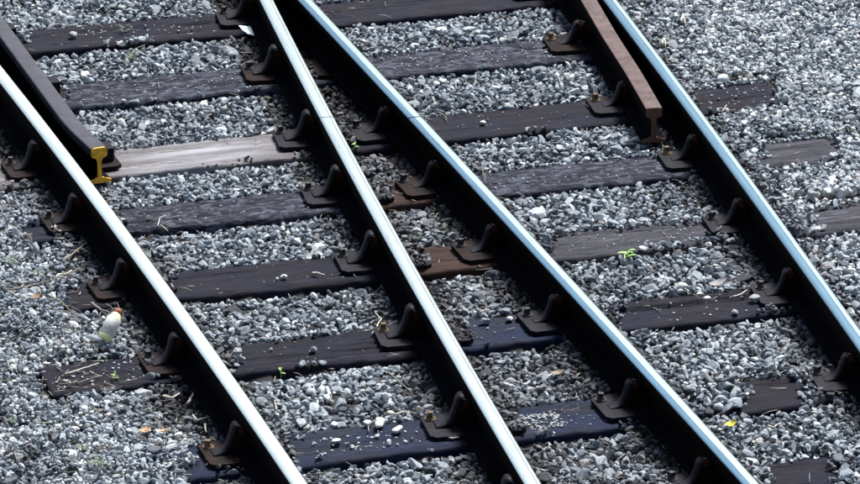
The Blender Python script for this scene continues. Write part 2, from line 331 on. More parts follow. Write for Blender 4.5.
for i, s in enumerate(SL):
    q = np.array([at(u, v, 0)[:2] for u, v in s['px']]); c = np.polyfit(q[:, 0], q[:, 1], 1)
    s['m'], s['c'] = c; s['ang'] = math.atan(c[0])
    def xof(u, s=s):     # photo column -> world point on the sleeper line
        lo, hi = -4.0, 4.0
        for _ in range(40):
            x = (lo + hi) / 2; y = s['m'] * x + s['c'] + Y0
            dz = y * math.cos(PITCH) + CAM_H * math.sin(PITCH)
            if 430 + F_PX * x / dz < u: lo = x
            else: hi = x
        return x
    s['xof'] = xof
    s['x0'], s['x1'] = xof(s['ends'][0]), xof(s['ends'][1])
    s['showx'] = [(xof(a), xof(b)) for a, b in s['show']]
    # build: timber with uneven, split and rounded top
    HW = HW_ALL[i]; ca = math.cos(s['ang']); half = (s['x1'] - s['x0']) / ca / 2; cx = (s['x0'] + s['x1']) / 2
    org = Vector((cx, s['m'] * cx + s['c'], 0))
    nx = int(half * 2 / 0.016); prof = [(-HW, -0.13), (-HW, -0.06), (-HW, -0.022), (-HW + 0.003, -0.006), (-HW + 0.010, -0.001)]
    ny = 26
    prof += [(-HW + 0.018 + (2 * HW - 0.036) * j / ny, 0.0) for j in range(ny + 1)]
    prof += [(HW - 0.010, -0.001), (HW - 0.003, -0.006), (HW, -0.022), (HW, -0.13)]
    cracks = [(random.uniform(-0.09, 0.09), random.uniform(-half, half), random.uniform(0.2, 0.7)) for _ in range(9)]
    if i == 6:
        xs_, xe_ = (xof(628) - cx) / ca, (xof(775) - cx) / ca
        cracks.append((0.045, (xs_ + xe_) / 2, (xe_ - xs_) / 2 + 0.1))
    vs, fs, mi = [], [], []
    for a in range(nx + 1):
        X = -half + 2 * half * a / nx
        endf = min((X + half), (half - X))
        for j, (yy, zz) in enumerate(prof):
            n3 = noise.noise(Vector((X * 1.2, yy * 9, i * 7.3))); n4 = noise.noise(Vector((X * 6, yy * 60, i * 3.1)))
            edge = 1.0 if abs(yy) > HW - 0.02 else 0.0
            dy = edge * (noise.noise(Vector((X * 4, 3.3 * (1 if yy > 0 else -1), i))) * 0.008 + noise.noise(Vector((X * 17, 5 * (1 if yy > 0 else -1), i))) * 0.004)
            dz = 0
            if zz > -0.03:
                dz = -0.004 + n3 * 0.0045 + n4 * 0.003 - edge * abs(noise.noise(Vector((X * 9, yy * 10, i + 5)))) * 0.012
                for (cy, cxx, cl_) in cracks:
                    if abs(X - cxx) < cl_:
                        wv = cy + 0.006 * noise.noise(Vector((X * 3, cy * 30, i)))
                        wd = 0.019 if (i == 6 and abs(cy - 0.045) < 1e-6) else 0.0075
                        if abs(yy - wv) < wd: dz -= (0.035 if wd > 0.01 else 0.014) * (1 - abs(X - cxx) / cl_) ** 0.5
            ex = (0.012 * noise.noise(Vector((yy * 25, zz * 20, i + a // (nx))))) if a in (0, nx) else 0
            vs.append((X + ex, yy + dy, zz + dz))
    n = len(prof)
    stretch = [((xof(u) - cx) / ca, m_) for u, m_ in WM[s['wood']]]; mats = []
    for _, m_ in stretch:
        if m_ not in mats: mats.append(m_)
    def midx(X, j):
        r_ = 0
        jj = 0.06 * noise.noise(Vector((X * 2, j * 0.7, i)))
        for st, m_ in stretch:
            if X + jj > st or st == stretch[0][0]: r_ = mats.index(m_)
        return r_
    for a in range(nx):
        X = -half + 2 * half * (a + .5) / nx
        for j in range(n):
            j2 = (j + 1) % n
            fs.append((a * n + j, (a + 1) * n + j, (a + 1) * n + j2, a * n + j2)); mi.append(midx(X, j))
    fs.append(tuple(range(n))); mi.append(midx(-half, 0)); fs.append(tuple(nx * n + j for j in range(n))[::-1]); mi.append(midx(half, 0))
    me = mesh('sleeper', vs, fs, mats, False, None, mi)
    bm = bmesh.new(); bm.from_mesh(me); bmesh.ops.recalc_face_normals(bm, faces=bm.faces); bm.to_mesh(me); bm.free()
    me.polygons.foreach_set('use_smooth', [len(p.vertices) == 4 for p in me.polygons])
    o = link('sleeper', me, None, org, (0, 0, s['ang']))
    tag(o, s.get('lab', 'dark oak sleeper lying just beyond the edge of the view' if i == 0 else 'dark oak sleeper lying just below the edge of the view'), 'sleeper', 'oak sleepers under the turnout rails')

# ------------------------------------------------------------------ rail chairs: base plate, curved brace, bolt, coach screws
def shared(name, bm, m, smooth=False, bv=None):
    if bv: bev(bm, bv)
    return bm_mesh(name, bm, m, smooth)
OUT = [(-0.158, 0.0160), (-0.157, 0.0205), (-0.134, 0.0245), (-0.113, 0.032), (-0.099, 0.046), (-0.089, 0.068), (-0.081, 0.094), (-0.073, 0.120), (-0.060, 0.137), (-0.042, 0.137)]
INN = [(-0.037, 0.129), (-0.047, 0.129), (-0.058, 0.122), (-0.067, 0.102), (-0.075, 0.078), (-0.083, 0.056), (-0.092, 0.040), (-0.108, 0.0265), (-0.128, 0.0160)]
def smooth_line(P, k=4):
    o = []
    for i in range(len(P) - 1):
        p0, p1, p2, p3 = P[max(i - 1, 0)], P[i], P[i + 1], P[min(i + 2, len(P) - 1)]
        for a in range(k):
            t = a / k
            o.append(tuple(0.5 * (2 * p1[c] + (p2[c] - p0[c]) * t + (2 * p0[c] - 5 * p1[c] + 4 * p2[c] - p3[c]) * t * t + (3 * p1[c] - p0[c] - 3 * p2[c] + p3[c]) * t ** 3) for c in (0, 1)))
    return o + [P[-1]]
def brace_mesh():
    bm = prism_bm([OUT[0]] + smooth_line(OUT[1:], 3) + smooth_line(INN, 3), -0.028, 0.028); bev(bm, 0.003, 1, 0.8)
    for v in bm.verts: v.co.y *= 1.25 - 0.35 * max(0, min(1, (v.co.z - 0.03) / 0.06)) + (0.25 if v.co.z > 0.118 else 0)
    me = bm_mesh('brace', bm, M_BRACE)
    me.polygons.foreach_set('use_smooth', [abs(p.normal.y) < 0.5 for p in me.polygons]); return me
def core_mesh():
    pts = [(-0.118, 0.0167), (-0.095, 0.036), (-0.083, 0.056), (-0.075, 0.080), (-0.067, 0.104), (-0.056, 0.121), (-0.046, 0.1275), (-0.034, 0.1275), (-0.012, 0.118), (-0.0085, 0.10), (-0.0085, 0.047), (-0.034, 0.036), (-0.066, 0.0285), (-0.066, 0.0167)]
    return bm_mesh('brace_core', prism_bm(pts, -0.020, 0.020), M_BRACE_IN)
ME_BRACE, ME_CORE = brace_mesh(), core_mesh()
def bolt_mesh():
    Mx = Matrix.Rotation(math.radians(90), 4, 'X')
    bm = cyl_bm(0.017, 0.017, 0.0, 0.005, 14, None, Mx); cyl_bm(0.012, 0.012, 0.005, 0.017, 6, bm, Mx); cyl_bm(0.007, 0.0065, 0.017, 0.027, 10, bm, Mx)
    return bm_mesh('bolt', bm, M_BOLT)
ME_BOLT = bolt_mesh()
def screw_mesh():
    bm = cyl_bm(0.023, 0.021, 0.0, 0.005, 18); cyl_bm(0.017, 0.013, 0.005, 0.013, 16, bm)
    r = bmesh.ops.create_cube(bm, size=1, matrix=Matrix.Translation((0, 0, 0.021)) @ Matrix.Rotation(0.5, 4, 'Z') @ Matrix.Diagonal((0.019, 0.019, 0.018, 1)))
    return bm_mesh('coach_screw', bm, M_SCREW)
ME_SCREW = screw_mesh(); ME_SCREW_DARK = ME_SCREW.copy(); ME_SCREW_DARK.materials[0] = simple('sooty_coach_screw', (0.028, 0.024, 0.026), 0.7, 0.5, 60, 0.3)
def hook_mesh():     # spring clip curling out from the brace top onto the head underside
    vs, fs = [], []; r = 0.0035; K = 8; T = 12
    for a in range(T + 1):
        f = a / T; an = f * math.pi * 1.15
        c = Vector((-0.056 + 0.020 * math.sin(an) + 0.022 * f, -0.040 - 0.006 * math.sin(an), 0.132 - 0.017 * f - 0.006 * math.sin(an * 1.3)))
        for b in range(K): t_ = b * 2 * math.pi / K; vs.append((c.x, c.y + r * math.cos(t_), c.z + r * math.sin(t_)))
    for a in range(T):
        for b in range(K): fs.append((a * K + b, a * K + (b + 1) % K, (a + 1) * K + (b + 1) % K, (a + 1) * K + b))
    fs += [tuple(range(K))[::-1], tuple(T * K + b for b in range(K))]
    return mesh('spring_clip', vs, fs, M_BRACE, True)
ME_HOOK = hook_mesh()
def clip_mesh():     # low clamp holding the right-hand side of the foot
    pts = [(0.030, 0.0345), (0.034, 0.050), (0.066, 0.046), (0.098, 0.040), (0.104, 0.0165), (0.0645, 0.0165), (0.0645, 0.0275)]
    bm = prism_bm(pts, -0.032, 0.032); bev(bm, 0.003, 1); return bm_mesh('clamp', bm, M_BRACE)
ME_CLAMP = clip_mesh()
PLATES = {}
def plate_mesh(xl, xr, m):
    key = (round(xl, 3), round(xr, 3), m.name)
    if key not in PLATES:
        h = 0.105; c = 0.02
        pts = [(xl, -h + c), (xl + c, -h), (xr - c, -h), (xr, -h + c), (xr, h - c), (xr - c, h), (xl + c, h), (xl, h - c)]
        bm = bmesh.new(); a = [bm.verts.new((x, y, 0.0005)) for x, y in pts]; b = [bm.verts.new((x, y, 0.0155)) for x, y in pts]
        bm.faces.new(a[::-1]); bm.faces.new(b)
        for i in range(8): bm.faces.new((a[i], a[(i + 1) % 8], b[(i + 1) % 8], b[i]))
        bev(bm, 0.003, 1); PLATES[key] = bm_mesh('base_plate', bm, m)
    return PLATES[key]
RAILNAME = {'A': 'leftmost', 'B': 'second', 'C': 'third', 'D': 'rightmost'}
CH = []   # plate footprints (x, y, heading, xl, xr)
for i, s in enumerate(SL):
    for k in 'ABCD':
        y = s['c']
        for _ in range(30): y = s['m'] * rx(k, y) + s['c']
        x = rx(k, y)
        if k in 'BC' and y > YHI - 0.1: continue
        if not (s['x0'] - 0.15 < x < s['x1'] + 0.1): continue
        hd = math.atan(-rslope(k, y))
        sep = rx('C', y) - rx('B', y)
        xl, xr, brace, bx = (-0.185 if k == 'B' else -0.172), 0.150, True, 0.0
        guard = (k == 'A' and i <= 3) or (k == 'D' and i <= 3)
        if k == 'B': xr = min(0.175, max(0.07, sep - 0.20) if sep > 0.3 else sep / 2 - 0.004)
        if k == 'C' and sep < 0.30: xl, brace = -sep / 2 + 0.004, False
        if k == 'C' and sep < 0.5 and brace: xl = -0.185
        if k == 'A' and guard: xr = 0.30
        if k == 'D' and guard: xl, bx = -0.31, -0.125
        who = s.get('who', 'the hidden upper sleeper' if i == 0 else 'the hidden lower sleeper')
        r = empty('rail_chair', (x, y, 0), hd)
        tag(r, '%s iron chair holding the %s rail on %s' % ('double width' if guard else ('short plate' if not brace else 'braced'), RAILNAME[k], who), 'rail chair', 'iron chairs fixing the rails to the sleepers')
        mp = M_PLATE_R if (k in 'A' or (k in 'BC' and i in (4, 5) and k == 'C') or i == 2) else M_PLATE
        link('base_plate', plate_mesh(xl, xr, mp), r)
        if brace:
            tw = random.uniform(-0.035, 0.035); fz = (0.95, 0.9, 0.95) if k == 'B' else ((0.9, 0.8, 0.9) if k == 'A' else (0.85, 0.72, 0.8))
            for o_ in (link('brace', ME_BRACE, r, (bx, 0, 0), (0, 0, tw)), link('brace_core', ME_CORE, r, (bx, 0, 0), (0, 0, tw))): o_.scale = fz
            link('bolt', ME_BOLT, r, (bx - 0.036, -0.0202, 0.104)); link('spring_clip', ME_HOOK, r, (bx, 0, 0))
            link('coach_screw', ME_SCREW if (k == 'D' and i in (2, 3, 4)) or (k == 'B' and i in (6, 7)) or (k == 'A' and i == 7) else ME_SCREW_DARK, r, (xl + 0.034 + random.uniform(-.004, .004), 0.066 + random.uniform(-.01, .01), 0.0157), (0, 0, random.random() * 3))
        if k == 'A' and guard:
            bm = box_bm(0.215, 0.285, -0.045, 0.045, 0.0158, 0.075); bev(bm, 0.012, 2)
            link('clamp_block', bm_mesh('clamp_block', bm, M_PLATE), r)
        elif xr > 0.13:
            link('clamp', ME_CLAMP, r)
        CH.append((x, y, hd, xl, xr))

# ------------------------------------------------------------------ ballast: the bed and its stones
def perp(k, x, y): return (x - rx(k, y)) * math.cos(math.atan(rslope(k, y)))
LX0, LX1, LY0, LY1, G = -2.9, 2.9, -4.2, 4.9, 0.006
NX, NY = int((LX1 - LX0) / G), int((LY1 - LY0) / G)
gx = LX0 + (np.arange(NX) + .5) * G; gy = LY0 + (np.arange(NY) + .5) * G
XX, YY = np.meshgrid(gx, gy, indexing='ij')
def vnoise(X, Y, s, seed):
    r = np.random.default_rng(seed); n = 64; t = r.random((n, n))
    u = X / s; v = Y / s; i = np.floor(u).astype(int); j = np.floor(v).astype(int); fu = u - i; fv = v - j
    fu = fu * fu * (3 - 2 * fu); fv = fv * fv * (3 - 2 * fv)
    a = t[i % n, j % n]; b = t[(i + 1) % n, j % n]; c = t[i % n, (j + 1) % n]; d = t[(i + 1) % n, (j + 1) % n]
    return (a * (1 - fu) + b * fu) * (1 - fv) + (c * (1 - fu) + d * fu) * fv - 0.5
RXV = {k: np.array([rx(k, y) for y in gy]) for k in 'ABCD'}
RCV = {k: np.array([math.cos(math.atan(rslope(k, y))) for y in gy]) for k in 'ABCD'}
PD = {k: (XX - RXV[k][None, :]) * RCV[k][None, :] for k in 'ABCD'}
target = -0.006 + vnoise(XX, YY, 0.35, 1) * 0.022 + vnoise(XX, YY, 0.11, 2) * 0.016
lft = np.clip((-PD['A'] - 0.16) / 0.2, 0, 1); rgt = np.clip((PD['D'] - 0.12) / 0.25, 0, 1)
target += lft * (0.030 + 0.03 * vnoise(XX, YY, 0.5, 3)) + rgt * (0.036 + 0.02 * vnoise(XX, YY, 0.5, 4))
target += np.where((PD['C'] > 0.1) & (PD['D'] < -0.2), 0.010, 0)
expo = np.zeros_like(XX, bool); hf = target - 0.048
on_t = np.zeros_like(XX, bool)
for i, s in enumerate(SL):
    HW = HW_ALL[i]; dv = (YY - (s['m'] * XX + s['c'])) * math.cos(s['ang'])
    inr = (np.abs(dv) < HW) & (XX > s['x0']) & (XX < s['x1']); on_t |= inr
    near = (np.abs(dv) < HW + 0.06)
    wob = vnoise(XX, YY, 0.05, 20 + i) * 0.10
    ex = np.zeros_like(inr)
    for a, b in s['showx']: ex |= (XX + wob > a) & (XX + wob < b)
    eatn = 0.004 + 0.060 * np.clip(vnoise(XX, YY, 0.13, 40 + i) + 0.12, 0, 1)     # stones creeping over the edges
    if i == 5: eatn = eatn + 0.035 * (XX > s['xof'](545))
    eatf = np.where(vnoise(XX, YY, 0.22, 90 + i) > 0.22, eatn, -0.012)
    expo |= (np.abs(dv) < HW + 0.02) & (XX > s['x0']) & (XX < s['x1']) & ex & (dv < HW - eatn) & (dv > -HW + eatf)
    hf = np.where(inr, -0.002, hf)
    target = np.where(inr & ~ex, np.maximum(target, 0.024), target)
    target = np.where(inr & ex, 0.012, target)
    front = (dv < -HW + 0.005) & (dv > -HW - 0.07)
    target = np.where(near & ~inr & ex, np.minimum(target, -0.006), target)
    target = np.where(front & ~inr & ex, np.minimum(target, -0.034 + 0.03 * vnoise(XX, YY, 0.12, 60 + i)), target)
fl = np.zeros_like(XX, bool)
for k in 'ABCD':
    m_ = np.abs(PD[k]) < 0.075; target = np.where(m_, np.minimum(target, 0.006), target)
    m2 = (np.abs(PD[k]) >= 0.075) & (np.abs(PD[k]) < 0.13); target = np.where(m2, np.minimum(target, 0.008), target)
for P_ in (PL, PR):
    yy_ = np.array([p[1] for p in P_]); xx_ = np.array([p[0] for p in P_]); d_ = np.abs(XX - np.interp(gy, yy_, xx_)[None, :]); m_ = (d_ < 0.075) & (YY > yy_[0] - 0.01)
    target = np.where(m_, np.minimum(target, 0.004), target)
for (x, y, hd, xl, xr) in CH:
    c_, s_ = math.cos(hd), math.sin(hd); u = (XX - x) * c_ + (YY - y) * s_; v = -(XX - x) * s_ + (YY - y) * c_
    jl, jr_ = random.uniform(-0.012, 0.045), random.uniform(0.055, 0.112)
    pl_ = (u > xl) & (u < xr) & (np.abs(v) < 0.105)
    hf = np.where(pl_, np.maximum(hf, 0.014), hf); target = np.where(pl_, 0.030, target)
    expo |= (u > xl + jl) & (u < (xr + 0.012 if xr > 0.2 else 0.075)) & (v > -0.112) & (v < jr_)
    expo &= ~(pl_ & (u > 0.085) & (xr < 0.2))
# keep-clear spot for the bottle
BOT = at(108, 330, 0.05)

zone = 1.0 - 0.24 * lft - 0.20 * rgt
tgt_pock = np.clip(vnoise(XX, YY, 0.16, 77) * 2.2 - 0.28, 0, 1)
def dist_rail(ix, iy): return min(abs(PD[k][ix, iy]) for k in 'ABCD')
tgt = target.copy(); occ = expo
rec = []
def deposit(n, rmin, rmax, mu, sg, tol):
    rad = np.clip(rng.lognormal(math.log(mu), sg, n), rmin, rmax)
    px = rng.uniform(LX0 + .06, LX1 - .06, n); py = rng.uniform(LY0 + .06, LY1 - .06, n)
    # skip what lies far outside the view
    dep = (py + Y0); keep = np.abs(px) < 0.0827 * (dep * math.cos(PITCH) + CAM_H * math.sin(PITCH)) + 0.75
    flat = rng.uniform(0.55, 0.85, n)
    KER = {}
    for r_, x, y, kp, fl_ in zip(rad, px, py, keep, flat):
        if not kp: continue
        ix = int((x - LX0) / G); iy = int((y - LY0) / G)
        if occ[ix, iy]: continue
        r_ *= zone[ix, iy]
        k = max(1, int(r_ / G)); c = r_ * fl_
        if occ[ix - k, iy] or occ[ix + k, iy] or occ[ix, iy - k] or occ[ix, iy + k]:
            if c > 0.011 or rng.random() < 0.5: continue
        if k not in KER:
            a = np.arange(-k, k + 1) * G; d2 = (a[:, None] ** 2 + a[None, :] ** 2) / ((k + .5) * G) ** 2; KER[k] = np.sqrt(np.clip(1 - d2, 0, 1))
        K = KER[k]; p = hf[ix - k:ix + k + 1, iy - k:iy + k + 1]
        w_ = p[K > 0.3]; z0 = 0.45 * w_.mean() + 0.55 * w_.max() - 0.15 * c
        if z0 + 1.75 * c > tgt[ix, iy] + tol: continue
        zc = z0 + 0.85 * c
        hf[ix - k:ix + k + 1, iy - k:iy + k + 1] = np.where(K > 0, np.maximum(p, zc + c * 0.85 * K), p)
        rec.append((x, y, zc, r_, c))
deposit(60000, 0.011, 0.042, 0.0185, 0.36, 0.011)
deposit(170000, 0.008, 0.024, 0.0140, 0.30, 0.009)
deposit(130000, 0.005, 0.012, 0.0085, 0.25, 0.005)
R = np.array(rec); n = len(R); print('stones', n)

ROCKS = bpy.data.collections.new('rock_shapes')
for q in range(16):
    bm = bmesh.new(); bmesh.ops.create_icosphere(bm, subdivisions=3, radius=1.0)
    pl = [(Vector(rng.normal(size=3)).normalized(), rng.uniform(0.34, 0.80)) for _ in range(10)]
    for v in bm.verts:
        d = v.co.normalized(); s_ = 1.0
        for nrm, dd in pl:
            k_ = nrm.dot(d)
            if k_ > 0.05: s_ = min(s_, dd / k_)
        v.co = d * s_ * (1 + 0.035 * noise.noise(d * 3.1 + Vector((q, 0, 0))))
    bm.normal_update()
    m_ = max(v.co.length for v in bm.verts)
    for v in bm.verts: v.co /= m_ * 0.93
    me = bm_mesh('rock', bm, M_STONE); o = bpy.data.objects.new('rock', me); ROCKS.objects.link(o)

me = bpy.data.meshes.new('ballast_stones'); me.from_pydata([tuple(p) for p in R[:, :3]], [], [])
def attr(nm, ty, data, key):
    a = me.attributes.new(nm, ty, 'POINT'); a.data.foreach_set(key, np.ascontiguousarray(data, dtype=np.float32 if ty != 'INT' else np.int32).ravel())
rot = np.stack([rng.normal(0, 0.5, n), rng.normal(0, 0.5, n), rng.uniform(0, 6.283, n)], 1)
el = rng.uniform(0.66, 1.0, n); scl = np.stack([R[:, 3] * 1.22, R[:, 3] * el, R[:, 4] * 1.1], 1)
ixs = ((R[:, 0] - LX0) / G).astype(int); iys = ((R[:, 1] - LY0) / G).astype(int)
tint = np.clip(rng.normal(0.565, 0.18, n), 0.02, 0.88)
wht = rng.random(n); tint = np.where(wht > 0.945, rng.uniform(0.9, 1.0, n), tint); tint = np.where(wht < 0.09, rng.uniform(0.0, 0.2, n), tint)
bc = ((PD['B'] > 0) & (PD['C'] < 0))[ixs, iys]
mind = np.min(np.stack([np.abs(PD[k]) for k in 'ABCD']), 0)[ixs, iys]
grime_shade = np.clip(1.0 - (mind - 0.09) / 0.13, 0, 1)                       # rust dust and grease beside every rail, its shade painted in too
dirt = np.clip(0.75 * grime_shade * rng.uniform(0.5, 1.0, n) + bc * rng.uniform(0.0, 0.45, n) + np.where(rng.random(n) > 0.93, 0.5, 0), 0, 1)
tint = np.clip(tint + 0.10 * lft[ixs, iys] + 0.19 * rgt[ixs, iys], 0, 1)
tint = np.clip(tint - 0.30 * grime_shade - 0.09 * bc, 0, 1)
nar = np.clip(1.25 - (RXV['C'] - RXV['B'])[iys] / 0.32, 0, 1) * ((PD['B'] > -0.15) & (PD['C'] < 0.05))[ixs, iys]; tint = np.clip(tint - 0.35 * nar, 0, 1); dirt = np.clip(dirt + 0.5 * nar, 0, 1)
litter = tgt_pock[ixs, iys] * np.where(PD['A'][ixs, iys] < 0, 1.0, 0.3); tint = np.clip(tint - 0.55 * litter, 0, 1); dirt = np.clip(dirt + 0.5 * litter, 0, 1)
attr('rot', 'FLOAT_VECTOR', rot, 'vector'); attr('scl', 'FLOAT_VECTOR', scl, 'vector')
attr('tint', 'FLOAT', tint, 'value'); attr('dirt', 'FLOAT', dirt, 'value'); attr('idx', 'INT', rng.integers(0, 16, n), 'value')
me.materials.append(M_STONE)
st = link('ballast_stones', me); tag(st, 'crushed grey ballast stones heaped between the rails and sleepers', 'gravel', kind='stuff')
ng = bpy.data.node_groups.new('scatter_stones', 'GeometryNodeTree')
ng.interface.new_socket('Geometry', in_out='INPUT', socket_type='NodeSocketGeometry'); ng.interface.new_socket('Geometry', in_out='OUTPUT', socket_type='NodeSocketGeometry')
gi = ng.nodes.new('NodeGroupInput'); go = ng.nodes.new('NodeGroupOutput'); ip = ng.nodes.new('GeometryNodeInstanceOnPoints'); ci = ng.nodes.new('GeometryNodeCollectionInfo')
ci.inputs['Collection'].default_value = ROCKS; ci.inputs['Separate Children'].default_value = True; ci.inputs['Reset Children'].default_value = True
def named(nm, ty):
    a = ng.nodes.new('GeometryNodeInputNamedAttribute'); a.data_type = ty; a.inputs['Name'].default_value = nm; return a.outputs['Attribute']
ng.links.new(gi.outputs[0], ip.inputs['Points']); ng.links.new(ci.outputs[0], ip.inputs['Instance']); ip.inputs['Pick Instance'].default_value = True
ng.links.new(named('idx', 'INT'), ip.inputs['Instance Index']); ng.links.new(named('rot', 'FLOAT_VECTOR'), ip.inputs['Rotation']); ng.links.new(named('scl', 'FLOAT_VECTOR'), ip.inputs['Scale'])
ng.links.new(ip.outputs[0], go.inputs[0])
md = st.modifiers.new('scatter', 'NODES'); md.node_group = ng

# the bed itself: one sheet out to the horizon, closely shaped around the track
far = [400, 150, 60, 25, 12, 8]
xs = [-a for a in far] + list(np.arange(-6, LX0, 0.5)) + list(np.linspace(LX0, LX1, 117)) + list(np.arange(LX1 + 0.5, 6, 0.5)) + far[::-1]
ys = [-a for a in far] + list(np.linspace(LY0 - 1, LY1, 180)) + list(np.arange(LY1 + 0.5, 7.9, 0.5)) + far[::-1]
vs = []
for x in xs:
    for y in ys:
        if LX0 < x < LX1 and LY0 < y < LY1:
            a = min(NX - 1, int((x - LX0) / G)); b = min(NY - 1, int((y - LY0) / G)); z = min(target[a, b] - 0.022, -0.024)
        else: z = -0.03 if abs(x) < 8 and abs(y) < 9 else -0.05
        vs.append((x, y, z))
ny_ = len(ys); fs = [(i * ny_ + j, (i + 1) * ny_ + j, (i + 1) * ny_ + j + 1, i * ny_ + j + 1) for i in range(len(xs) - 1) for j in range(ny_ - 1)]
m_, t_, p_ = mat('gravel_ground')
gc = t_.nodes.new('ShaderNodeTexCoord').outputs['Object']; vo = t_.nodes.new('ShaderNodeTexVoronoi'); vo.inputs['Scale'].default_value = 30; t_.links.new(gc, vo.inputs['Vector'])
gr = ramp(t_, vo.outputs['Distance'], [(0.2, 0.30), (0.6, 0.02)]).outputs[0]
geo = t_.nodes.new('ShaderNodeSeparateXYZ'); t_.links.new(gc, geo.inputs[0])
ln = t_.nodes.new('ShaderNodeVectorMath'); ln.operation = 'LENGTH'; t_.links.new(gc, ln.inputs[0])
near_ = ramp(t_, ln.outputs['Value'], [(0.0, 0.0), (1.0, 1.0)]); 
mr = t_.nodes.new('ShaderNodeMapRange'); mr.inputs['From Min'].default_value = 4.6; mr.inputs['From Max'].default_value = 5.4; t_.links.new(ln.outputs['Value'], mr.inputs['Value'])
t_.links.new(mixc(t_, mr.outputs[0], (0.022, 0.021, 0.023), gr), p_.inputs['Base Color']); p_.inputs['Roughness'].default_value = 0.95
bump(t_, p_, noise_n(t_, 120), 0.8, 0.01)
tag(link('ground', mesh('ground', vs, fs, m_, True)), kind='structure')

# surface height of the finished ballast
def surf(x, y):
    a = int((x - LX0) / G); b = int((y - LY0) / G); return float(hf[a - 2:a + 3, b - 2:b + 3].max())

# ------------------------------------------------------------------ loose stones lying on the sleepers
def rock_mesh(name, seed, m, sub=3):
    r_ = np.random.default_rng(seed); bm = bmesh.new(); bmesh.ops.create_icosphere(bm, subdivisions=sub, radius=1.0)
    pl = [(Vector(r_.normal(size=3)).normalized(), r_.uniform(0.5, 0.85)) for _ in range(11)]
    for v in bm.verts:
        d = v.co.normalized(); s_ = 1.0
        for nrm, dd in pl:
            k_ = nrm.dot(d)
            if k_ > 0.05: s_ = min(s_, dd / k_)
        v.co = d * s_
    return bm_mesh(name, bm, m)
M_WHITE = simple('white_limestone', (0.68, 0.68, 0.66), 0.7, 0.25, 60, 0.3)
M_GREYST = simple('grey_stone', (0.30, 0.32, 0.34), 0.7, 0.35, 60, 0.3)
LOOSE = [ # u, v, size px, material, label
 (284, 276, 9, M_WHITE, 'small white stone resting alone on a dark sleeper'),
 (277, 277, 4, M_WHITE, 'tiny pale chip just left of the small white stone'),
 (314, 349, 9, M_GREYST, 'grey stone on the middle of the sleeper right of the bottle'),
 (271, 348, 5, M_GREYST, 'small dull chip left of the grey stone on the same sleeper'),
 (483, 122, 8, M_WHITE, 'white pointed stone on the dark sleeper between the two right rails'),
 (681, 286, 15, M_WHITE, 'large white stone at the upper edge of the split sleeper'),
 (706, 298, 9, M_WHITE, 'white stone sitting on the crack of the split sleeper'),
 (735, 311, 8, M_GREYST, 'grey stone low on the split sleeper near its right end'),
 (754, 299, 13, M_GREYST, 'light grey stone at the right end of the split sleeper'),
 (709, 247, 9, M_WHITE, 'white stone just above the gravel right of the green plant'),
 (367, 423, 10, M_WHITE, 'white stone leftmost of the cluster on the blue black sleeper'),
 (380, 424, 16, M_WHITE, 'biggest long white stone on the blue black sleeper'),
 (398, 430, 12, M_WHITE, 'white stone rightmost of the cluster on the blue black sleeper'),
 (336, 440, 9, M_WHITE, 'off white stone at the left of the chips on the blue black sleeper'),
 (377, 435, 6, M_WHITE, 'small white chip below the biggest long white stone'),
 (389, 441, 7, M_WHITE, 'small white stone lowest of the cluster on the blue black sleeper'),
 (238, 357, 10, M_GREYST, 'pale stone on the sleeper right beside the leftmost rail'),
 (73, 35, 12, M_GREYST, 'flat pale stone lying on the uppermost sleeper'),
 (510, 318, 7, M_WHITE, 'pale stone on the blue sleeper between the middle rails'),
 (485, 321, 12, M_GREYST, 'grey stone at the upper left of the blue sleeper between the middle rails'),
 (722, 85, 5, M_WHITE, 'white chip on the sleeper end beyond the rightmost rail'),
 (745, 92, 5, M_GREYST, 'grey chip on the sleeper end beyond the rightmost rail'),
 (231, 54, 11, M_GREYST, 'pale grey stone standing in the gravel left of the paper scrap'),
]
for j, (u, v, sz, m__, lab) in enumerate(LOOSE):
    p = at(u, v, 0.01); r_ = sz / 275.0 / 2 * 1.05
    zt = surf(p.x, p.y) if not expo[int((p.x - LX0) / G), int((p.y - LY0) / G)] else 0.0
    o = link('loose_stone', rock_mesh('loose_stone', 100 + j, m__), None, (p.x, p.y, max(zt, -0.005) + r_ * 0.52), (0, 0, random.random() * 6))
    o.scale = (r_ * 1.1, r_ * 0.9, r_ * 0.68); tag(o, lab, 'stone', 'loose stones lying on the sleepers and gravel')

# chips strewn over the sleepers: too many to count
cv, cf = [], []
def chip(x, y, z, r_):
    b0 = len(cv); bm = bmesh.new(); bmesh.ops.create_icosphere(bm, subdivisions=1, radius=1.0)
    a = random.random() * 6; sx, sy, sz_ = r_ * random.uniform(.7, 1.3), r_ * random.uniform(.6, 1), r_ * random.uniform(.4, .8)
    for v in bm.verts:
        c = v.co * random.uniform(0.75, 1.1); X, Y_ = c.x * sx, c.y * sy
        cv.append((x + X * math.cos(a) - Y_ * math.sin(a), y + X * math.sin(a) + Y_ * math.cos(a), z + sz_ * 0.8 + c.z * sz_))
    for f in bm.faces: cf.append(tuple(b0 + v.index for v in f.verts))
    bm.free()
def strew(i, u0, u1, cnt, rmin, rmax, v0=-0.11, v1=0.11):
    s = SL[i]
    for _ in range(cnt):
        x = s['xof'](random.uniform(u0, u1)); dv = random.uniform(v0, v1)
        chip(x - dv * math.sin(s['ang']), s['m'] * x + s['c'] + dv * math.cos(s['ang']), -0.003, random.uniform(rmin, rmax))
strew(7, 312, 420, 55, 0.003, 0.009, -0.09, 0.06); strew(7, 515, 560, 170, 0.003, 0.0075, -0.09, 0.05); strew(7, 560, 620, 40, 0.002, 0.005)
strew(1, 40, 210, 50, 0.002, 0.007); strew(2, 75, 260, 90, 0.002, 0.0065); strew(2, 385, 560, 120, 0.002, 0.007)
